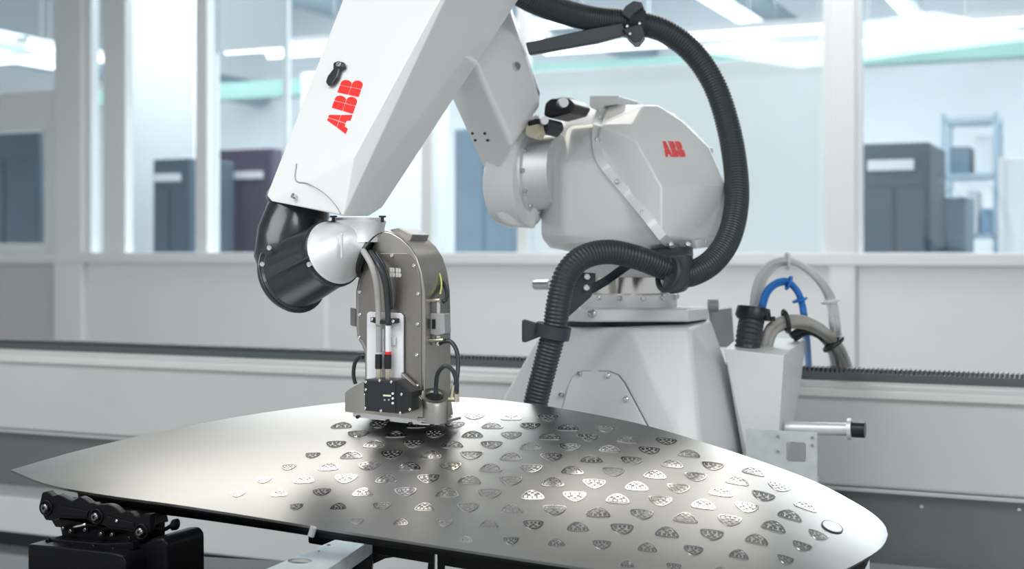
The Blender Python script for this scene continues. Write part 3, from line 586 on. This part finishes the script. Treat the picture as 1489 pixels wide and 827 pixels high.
# emblems in staggered rows
def emblem_parts():
    C = [(-0.5, 0.36), (0.5, 0.36), (0.0, -0.46)]; P = []
    for k in range(3):
        (x0, y0), (x1, y1) = C[k], C[(k+1) % 3]; nx, ny = (y1-y0), -(x1-x0); L = math.hypot(nx, ny); bl = (0.07, 0.13, 0.13)[k]
        if nx*((x0+x1)/2)+ny*((y0+y1)/2-0.08) < 0: nx, ny = -nx, -ny
        for j in range(6):
            t = (j+0.5)/6; e = 4*t*(1-t)*bl; P.append((x0+(x1-x0)*t+nx/L*e, y0+(y1-y0)*t+ny/L*e))
    rim = [P, [(x*0.84, (y-0.02)*0.82+0.02) for x, y in P]]
    bar = lambda a0, a1, b0, b1, sl=0.0: [(a0, b0), (a1, b0), (a1+sl, b1), (a0+sl, b1)]
    disc = lambda ca, cb, r: [(ca+r*math.cos(q), cb+r*math.sin(q)) for q in [2*math.pi*k/8 for k in range(8)]]
    quads = [bar(-0.33, -0.20, 0.03, 0.28, -0.02), bar(-0.15, -0.02, 0.13, 0.30), bar(0.04, 0.17, 0.13, 0.30), bar(0.22, 0.34, 0.03, 0.28, 0.02),
             disc(0.0, 0.02, 0.085), bar(-0.19, -0.06, -0.20, -0.07), bar(0.06, 0.19, -0.20, -0.07), bar(-0.06, 0.06, -0.36, -0.24)]
    return rim, quads
RIM, QUADS = emblem_parts()
EW, EH = 0.047, 0.044
def emblem(px, py, up, sc):
    c = hit(px, py); s = -1 if up else 1; vs, fs = [], []
    jx = random.uniform(-0.03, 0.03) - 0.30*min(1, max(0, (px-820)/380))
    def mp(a, b, h):
        a, b = a*s, b*s; x = c.x + sc*EW*(a*math.cos(jx)-b*math.sin(jx)); y = c.y + sc*EH*(b*math.cos(jx)+a*math.sin(jx))
        return Vector((x, y, fz(x, y))) + nrm(x, y)*h
    h0, h1 = 0.0002, 0.0011; n = len(RIM[0])
    for P, h in ((RIM[0], h0), (RIM[0], h1), (RIM[1], h1), (RIM[1], h0)): vs += [mp(a, b, h) for a, b in P]
    for r in range(3):
        for k in range(n): fs.append([r*n+k, r*n+(k+1) % n, (r+1)*n+(k+1) % n, (r+1)*n+k])
    for P in QUADS:
        i0 = len(vs); m = len(P); vs += [mp(a, b, h1*0.9) for a, b in P] + [mp(a, b, h0) for a, b in P]
        fs.append(list(range(i0, i0+m))); fs += [[i0+k, i0+m+k, i0+m+(k+1) % m, i0+(k+1) % m] for k in range(m)]
    return link('emblem', data(vs, fs), M_emblem, hood)
REG = [(488, 618), (436, 650), (392, 672), (345, 694), (296, 722), (380, 737), (470, 752), (560, 768), (650, 784), (740, 799), (840, 815), (930, 828), (1080, 838), (1180, 822), (1236, 800), (1252, 778), (1225, 748), (1150, 702), (1080, 676), (1000, 650), (900, 624), (820, 606), (760, 598), (680, 600), (600, 612)]
def inside(x, y, P):
    r = False; j = len(P)-1
    for i in range(len(P)):
        (xi, yi), (xj, yj) = P[i], P[j]
        if (yi > y) != (yj > y) and x < (xj-xi)*(y-yi)/(yj-yi)+xi: r = not r
        j = i
    return r
o0 = hit(774, 719.5); DX, DY, SK = 0.0825, 0.0545, 0.0
def proj(p): return CX+p.x/p.y*F, HY-(p.z-CZ)/p.y*F
cnt = 0
EDGE = REG[1:17]
def grade(px, py):
    d = 1e9
    for (x0, y0), (x1, y1) in zip(EDGE[:-1], EDGE[1:]):
        t = max(0, min(1, ((px-x0)*(x1-x0)+(py-y0)*(y1-y0))/((x1-x0)**2+(y1-y0)**2))); d = min(d, math.hypot(px-x0-t*(x1-x0), py-y0-t*(y1-y0)))
    return 0.52 + 0.48*min(1, d/62)
for r in range(-12, 22):
    for k in range(-20, 20):
        x = o0.x + (k+(0.5 if r % 2 else 0))*DX; y = o0.y + r*DY - 0.05*(x-o0.x) 
        if y < 1.8 or y > 3.6: continue
        px, py = proj(Vector((x, y, fz(x, y))))
        if inside(px, py, REG) and math.hypot((px-1210)/26, (py-766)/14) > 1:
            emblem(px, py, (k + (r//2)) % 2 == 0, grade(px, py)); cnt += 1
print('emblems', cnt)
c = hit(1210, 766); nn = nrm(c.x, c.y)
s1 = (UD*1.0 + Vector((0, -0.2, 0))); s1 = (s1-nn*s1.dot(nn)).normalized(); s2 = nn.cross(s1)
def oval(a, b, h): return [c + s1*a*math.cos(q) + s2*b*math.sin(q) + nn*h for q in [2*math.pi*k/28 for k in range(28)]]
prism_pts('badge_rim', oval(0.021, 0.024, 0.0016), -nn*0.004, M_black, hood)
prism_pts('badge_opening', oval(0.0185, 0.021, 0.0022), -nn*0.003, mat('badge_white', (0.9, 0.9, 0.9), 0.4), hood)
# ------------------------------------------------------------------ carriage next to the pedestal with its cables
car = thing('cable_carriage', 'white tapered cable box with brackets beside the robot pedestal', 'cable box', W(uz(1110, 700, 3.5)[0], 3.6, 0.5))
hull('box', [U(x, y, Y) for x, y, Y in ((1053, 507, 3.52), (1140, 517, 3.46), (1172, 493, 3.75), (1075, 489, 3.80), (1090, 640, 3.52), (1128, 640, 3.46), (1166, 545, 3.75), (1140, 640, 3.74))] + [Uz(1106, 3.52), Uz(1120, 3.46), Uz(1120, 3.75)], M_white2, car, 0.008, 2)
hull('rear_box', [U(x, y, Y) for x, y, Y in ((1030, 452, 3.95), (1064, 447, 3.93), (1068, 500, 3.93), (1036, 505, 3.95), (1030, 452, 4.08), (1064, 447, 4.08), (1068, 505, 4.08))], mat('box_grey', (0.42, 0.43, 0.43), 0.5), car, 0.004)
cyl('rear_cap', U(1030, 444, 3.9), U(1044, 444, 3.9), 0.018, M_grey, car)
cyl('bumper_rod', U(1143, 622, 3.50), U(1236, 624, 3.44), 0.0165, M_alu, car, 24)
cyl('bumper_collar', U(1233, 624, 3.442), U(1239, 624, 3.438), 0.027, M_alu, car, 24); cyl('bumper_knob', U(1238, 624, 3.438), U(1258, 625, 3.425), 0.020, M_black, car, 24)
# bracket plate with a square hole
def plate_hole(name, outer, holes, ext, m, parent):
    bm = bmesh.new(); ed = []
    for P in [outer]+holes:
        v = [bm.verts.new(p) for p in P]; ed += [bm.edges.new((v[i], v[(i+1) % len(v)])) for i in range(len(v))]
    bmesh.ops.triangle_fill(bm, use_beauty=True, use_dissolve=False, edges=ed)
    r = bmesh.ops.extrude_face_region(bm, geom=bm.faces[:])
    bmesh.ops.translate(bm, vec=Vector(ext), verts=[g for g in r['geom'] if isinstance(g, bmesh.types.BMVert)])
    bmesh.ops.recalc_face_normals(bm, faces=bm.faces)
    me = bpy.data.meshes.new('mesh'); bm.to_mesh(me); bm.free(); return link(name, me, m, parent)
PV = uz(1140, 660, 3.2)[0]
br = plate_hole('bracket_plate', [UV(x, y, 3.36) for x, y in ((1085, 624), (1188, 629), (1188, 720), (1085, 720))], [[UV(x, y, 3.36) for x, y in ((1146, 642), (1169, 643), (1172, 646), (1172, 669), (1169, 672), (1146, 671), (1143, 668), (1143, 645))]], VD*0.008, M_galv, car)
for x, y in ((1131, 634), (1131, 656), (1181, 636), (1181, 647)): bolt(UV(x, y, 3.357), -VD, 0.0035, br, M_grey)
uvbox('bracket_arm', *(lambda a: (a-0.05, a+0.05))(uz(1140, 700, 3.37)[0]), 3.37, 3.55, 0.86, 0.92, M_galv, car)
mount = uvbox('carriage_base', uz(700, 700, 3.5)[0], uz(1180, 700, 3.5)[0], 3.45, RV+0.028, zl+0.003, ZF-0.001, M_beamd, car, 0.01)
# cables
def cable(name, pts, r, m, label, cat, extra=(), rib=None, group=None):
    t = thing(name, label, cat, U(*pts[0]), group)
    tube('cable', [U(*p) for p in pts], r, m, t, 14, None if rib else 0.012, rib)
    for q in extra: q(t)
    return t
M_wc = mat('cable_white', (0.66, 0.66, 0.64), 0.5); M_bl = mat('cable_blue', (0.02, 0.20, 0.62), 0.45); M_gc = mat('cable_grey', (0.36, 0.35, 0.32), 0.5)
def strands(offs, pts, r, m): return [lambda t, o=o: tube('strand', [U(x+o[0], y+o[1], Y+o[2]) for x, y, Y in pts], r, m, t, 10, 0.012) for o in offs]
def tie(x, y, Y, d, r, m): return lambda t: ring('cable_tie', U(x, y, Y), Vector(d), r, r*0.22, m, t, 20, 6)
PW = [(1094, 452, 3.72), (1097, 425, 3.74), (1105, 400, 3.78), (1122, 382, 3.82), (1145, 378, 3.85), (1168, 388, 3.87), (1190, 408, 3.88), (1205, 436, 3.95), (1210, 470, 3.88), (1212, 500, 4.1), (1208, 560, 4.5)]
cable('cable_loop', PW, 0.009, M_wc, 'white cable bundle looping high above the cable box', 'cable', strands(((5, 2, 0.02), (9, 4, 0.035)), PW, 0.007, M_wc) + [tie(1145, 379, 3.86, (1, 0, 0), 0.022, M_pale), tie(1207, 438, 3.885, (.2, 0, -1), 0.022, M_pale)])
PB = [(1106, 446, 3.66), (1113, 424, 3.68), (1126, 411, 3.70), (1143, 407, 3.72), (1156, 418, 3.73), (1164, 438, 3.74), (1168, 462, 3.74), (1172, 500, 4.0), (1176, 560, 4.5)]
cable('cable_loop', PB, 0.007, M_bl, 'bright blue cable looping under the white one', 'cable', strands(((4, 3, 0.01), (1, 5, 0.02)), PB, 0.006, M_bl) + [tie(1147, 411, 3.72, (1, 0, -.4), 0.018, M_bl), tie(1163, 436, 3.74, (.3, 0, -1), 0.018, M_bl)])
PG = [(1108, 520, 3.60), (1112, 495, 3.60), (1122, 474, 3.61), (1145, 464, 3.62), (1172, 466, 3.64), (1200, 482, 3.66), (1220, 508, 3.95), (1232, 545, 4.3), (1236, 590, 4.45)]
cable('cable_loop', PG, 0.012, M_gc, 'thick taupe grey cable bundle arching out of the cable box', 'cable', strands(((7, 5, 0.0), (3, 9, 0.03)), PG, 0.010, M_gc) + [tie(1143, 467, 3.62, (1, 0, .2), 0.028, M_black), tie(1212, 500, 3.69, (.6, 0, -.8), 0.028, M_black)])
PK = [(1150, 488, 3.70), (1170, 478, 3.71), (1192, 488, 3.72), (1208, 510, 3.95), (1216, 550, 4.35), (1218, 580, 4.45)]
cable('cable_loop', PK, 0.010, M_black, 'black cable curving beneath the taupe bundle', 'cable', strands(((5, 5, 0.01),), PK, 0.008, M_black))
t = thing('conduit_elbow', 'black ribbed conduit stub with a collar standing in the cable box', 'conduit', U(1090, 512, 3.58))
tube('conduit', [U(1086, 518, 3.58), U(1088, 495, 3.58), U(1092, 470, 3.60), (U(1095, 455, 3.62))], 0.034, M_hose, t, 20, rib=(0.012, 0.003))
loft('collar', [(U(1094, 464, 3.61), (0.1, 0.1, 1), 0.040), (U(1095, 459, 3.615), (0.1, 0.1, 1), 0.047), (U(1096, 447, 3.62), (0.15, 0.1, 1), 0.043), (U(1097, 446, 3.62), (0.15, 0.1, 1), 0.028), (U(1096, 455, 3.62), (0.15, 0.1, 1), 0.026)], M_black, t, 32)
for k in range(5): a = 0.2+k*0.5; p = U(1095, 459, 3.615)+Vector((math.cos(a*2-2.6)*0.046, -abs(math.sin(a))*0.046*0.8, 0)); cyl('collar_tooth', p, p+Vector((0, 0, -0.012)), 0.007, M_black, t, 8)
# ------------------------------------------------------------------ fixture under the hood
CV = 2.13
fx = thing('hood_clamp', 'black scalloped clamping fixture holding the pointed corner of the hood', 'clamp', UV(150, 850, CV))
top = [(58, 742), (57, 733), (61, 716), (68, 714), (76, 721), (84, 719), (92, 722), (99, 726), (105, 728), (111, 725), (116, 722), (124, 726), (130, 731), (136, 731), (142, 734), (150, 733), (156, 733), (163, 735), (170, 740), (176, 746), (184, 743), (190, 744), (196, 750), (203, 751), (210, 747), (218, 747), (218, 772), (212, 781), (203, 781), (195, 775), (176, 771), (160, 770), (150, 764), (142, 764), (132, 760), (126, 755), (100, 754), (84, 753), (76, 757), (66, 756)]
lp = prism('side_plate', top, CV, 0.018, M_blackm, fx, 0.002, 2)
prism('raised_panel', [(84, 735), (128, 743), (126, 752), (86, 748)], CV-0.003, 0.004, M_blackm, lp, 0.001)
prism('raised_panel', [(154, 750), (194, 760), (196, 770), (156, 764)], CV-0.003, 0.004, M_blackm, lp, 0.001)
for x, y in ((67, 738), (140, 751), (205, 773)): bolt(UV(x, y, CV-0.006), -VD, 0.0085, lp, mat('dark_bolt', (0.18, 0.18, 0.18), 0.3, metal=1.0), 0.008); ring('bolt_boss', UV(x, y, CV-0.001), VD, 0.014, 0.003, M_blackm, lp, 24, 6)
bolt(UV(170, 757, CV-0.002), -VD, 0.003, lp)
prism('side_plate', [(x+14, y+10) for x, y in top], CV+0.075, 0.018, M_blackm, fx, 0.002, 2)
prism('top_pad', [(64, 728), (110, 730), (215, 752), (218, 766), (70, 748)], CV+0.018, 0.058, M_blackm, fx, 0.002)
prism('riser', [(84, 752), (205, 776), (196, 800), (92, 790)], CV+0.012, 0.06, M_blackm, fx, 0.003)
for i, (x, y) in enumerate(((92, 768), (103, 772), (124, 770), (147, 776), (163, 777))):
    cyl('pivot_pin', UV(x, y, CV-0.01), UV(x+3, y-1, CV+0.05), 0.005+0.001*(i % 2), M_blackm, fx, 12); bolt(UV(x, y, CV-0.012), -VD, 0.0035, fx, mat('dark_bolt', (0.18, 0.18, 0.18), 0.3))
hose('link_rod', [(108, 766, CV-0.012), (118, 764, CV-0.012), (128, 761, CV-0.012)], 0.003, M_steel, fx)
prism('lower_rail', [(64, 786), (72, 783), (150, 790), (192, 788), (193, 800), (150, 806), (66, 798)], CV-0.02, 0.05, M_blackm, fx, 0.003)
for x, y in ((70, 786), (106, 793), (136, 795), (165, 799), (188, 783)): bolt(UV(x, y, CV-0.024), -VD, 0.005, fx, M_blackm)
prism('base_block', [(40, 791), (85, 795), (165, 804), (178, 808), (183, 818), (183, 900), (40, 900)], CV-0.06, 0.16, M_blackm, fx, 0.004)
prism('motor_housing', [(186, 800), (222, 782), (236, 781), (243, 790), (244, 900), (186, 900)], CV+0.0, 0.12, M_blackm, fx, 0.012, 3)
prism('base_plate', [(-60, 860), (330, 890), (330, 1010), (-60, 980)], CV-0.15, 0.4, M_blackm, fx, 0.004)
cyl('fixture_column', UV(150, 900, CV+0.03), Vector((UV(150, 900, CV+0.03).x, UV(150, 900, CV+0.03).y, 0.0)), 0.07, M_blackm, fx, 24)
hose('stop_arm', [(218, 768, CV+0.04), (236, 770, CV+0.04), (246, 766, CV+0.04), (253, 761, CV+0.04)], 0.004, M_blackm, fx)
loft('stop_knob', [(UV(250, 763, CV+0.04), UD, 0.006), (UV(252, 763, CV+0.04), UD, 0.011), (UV(257, 762, CV+0.04), UD, 0.011), (UV(259, 762, CV+0.04), UD, 0.006)], M_blackm, fx, 16)
cyl('locating_pin', UV(456, 766, 2.14), UV(452, 779, 2.14), 0.006, M_grey, fx, 12)
# perforated channel and black stand
zp = 0.915
def onz(px, py, z=zp): Y = (CZ-z)*F/(py-HY); return U(px, py, Y)
def circ(px, py, rx, ry, n=20): return [onz(px+rx*math.cos(2*math.pi*k/n), py+ry*math.sin(2*math.pi*k/n)) for k in range(n)]
ch = thing('perforated_channel', 'pale perforated steel channel running under the hood edge', 'channel', onz(420, 840)-Vector((0, 0, 0.04)))
plate_hole('web', [onz(x, y) for x, y in ((505, 777), (540, 783), (360, 905), (215, 900))], [circ(436, 815, 18, 4.2), circ(478, 792, 3, 1.0, 10), circ(464, 801, 2.5, 0.9, 10), circ(400, 845, 24, 6), circ(500, 786, 2.2, .7, 10)], (0, 0, -0.004), M_galv, ch)
prism_pts('hole_dark_sheet', [onz(x, y)-Vector((0, 0, 0.03)) for x, y in ((503, 777), (540, 783), (360, 905), (215, 900))], (0, 0, -0.003), M_blackm, ch)  # black sheet added under the web so its holes look dark
prism_pts('flange', [onz(x, y) for x, y in ((540, 783), (541.5, 783), (362, 906), (360, 905))], (0, 0, -0.03), M_galv, ch)
sb = thing('hood_stand', 'black steel stand carrying the underside of the hood', 'stand', U(640, 900, 2.75)-Vector((0, 0, 0.1)))
prism_pts('crossbar', [U(448, 772, 2.86), U(810, 822, 2.72), U(1100, 850, 2.62), U(1100, 872, 2.62), U(810, 850, 2.72), U(448, 790, 2.86)], (0, 0.05, 0), M_blackm, sb, 0.004)
for x, Y in ((520, 2.85), (626, 2.80), (700, 2.78)):
    prism_pts('strut', [U(x, 785, Y), U(x+24, 788, Y), U(x+4, 1000, Y), U(x-22, 1000, Y)], (0, 0.04, 0), M_blackm, sb, 0.003)
cyl('post_rod', U(634, 795, 2.74), U(634, 930, 2.74), 0.004, M_steel, sb, 10)
prism_pts('side_gusset', [U(x, y, 2.9) for x, y in ((440, 827), (545, 786), (640, 800), (560, 812), (500, 840))], (0, 0.02, 0), M_blackm, sb, 0.002)
cyl('leg', U(660, 960, 2.80), Vector((U(660, 960, 2.8).x, 2.8, 0)), 0.04, M_blackm, sb, 20); prism_pts('leg_plate', [U(x, y, 2.82) for x, y in ((470, 960), (760, 975), (760, 1000), (470, 1000))], (0, 0.06, 0), M_blackm, sb)
sp2 = thing('support_post', 'pale grey support post standing under the rounded hood nose', 'post', Vector((U(1232, 830, 2.95).x, 2.95, 0)))
a = U(1232, 800, 2.95)
prism_pts('plate', [U(1180, 812, 2.95), U(1265, 790, 2.95), U(1265, 900, 2.95), U(1180, 900, 2.95)], (0, 0.02, 0), M_galv, sp2, 0.002)
cyl('column', Vector((a.x, 2.96, 0)), Vector((a.x, 2.96, U(1232, 895, 2.95).z)), 0.03, M_galv, sp2, 20)
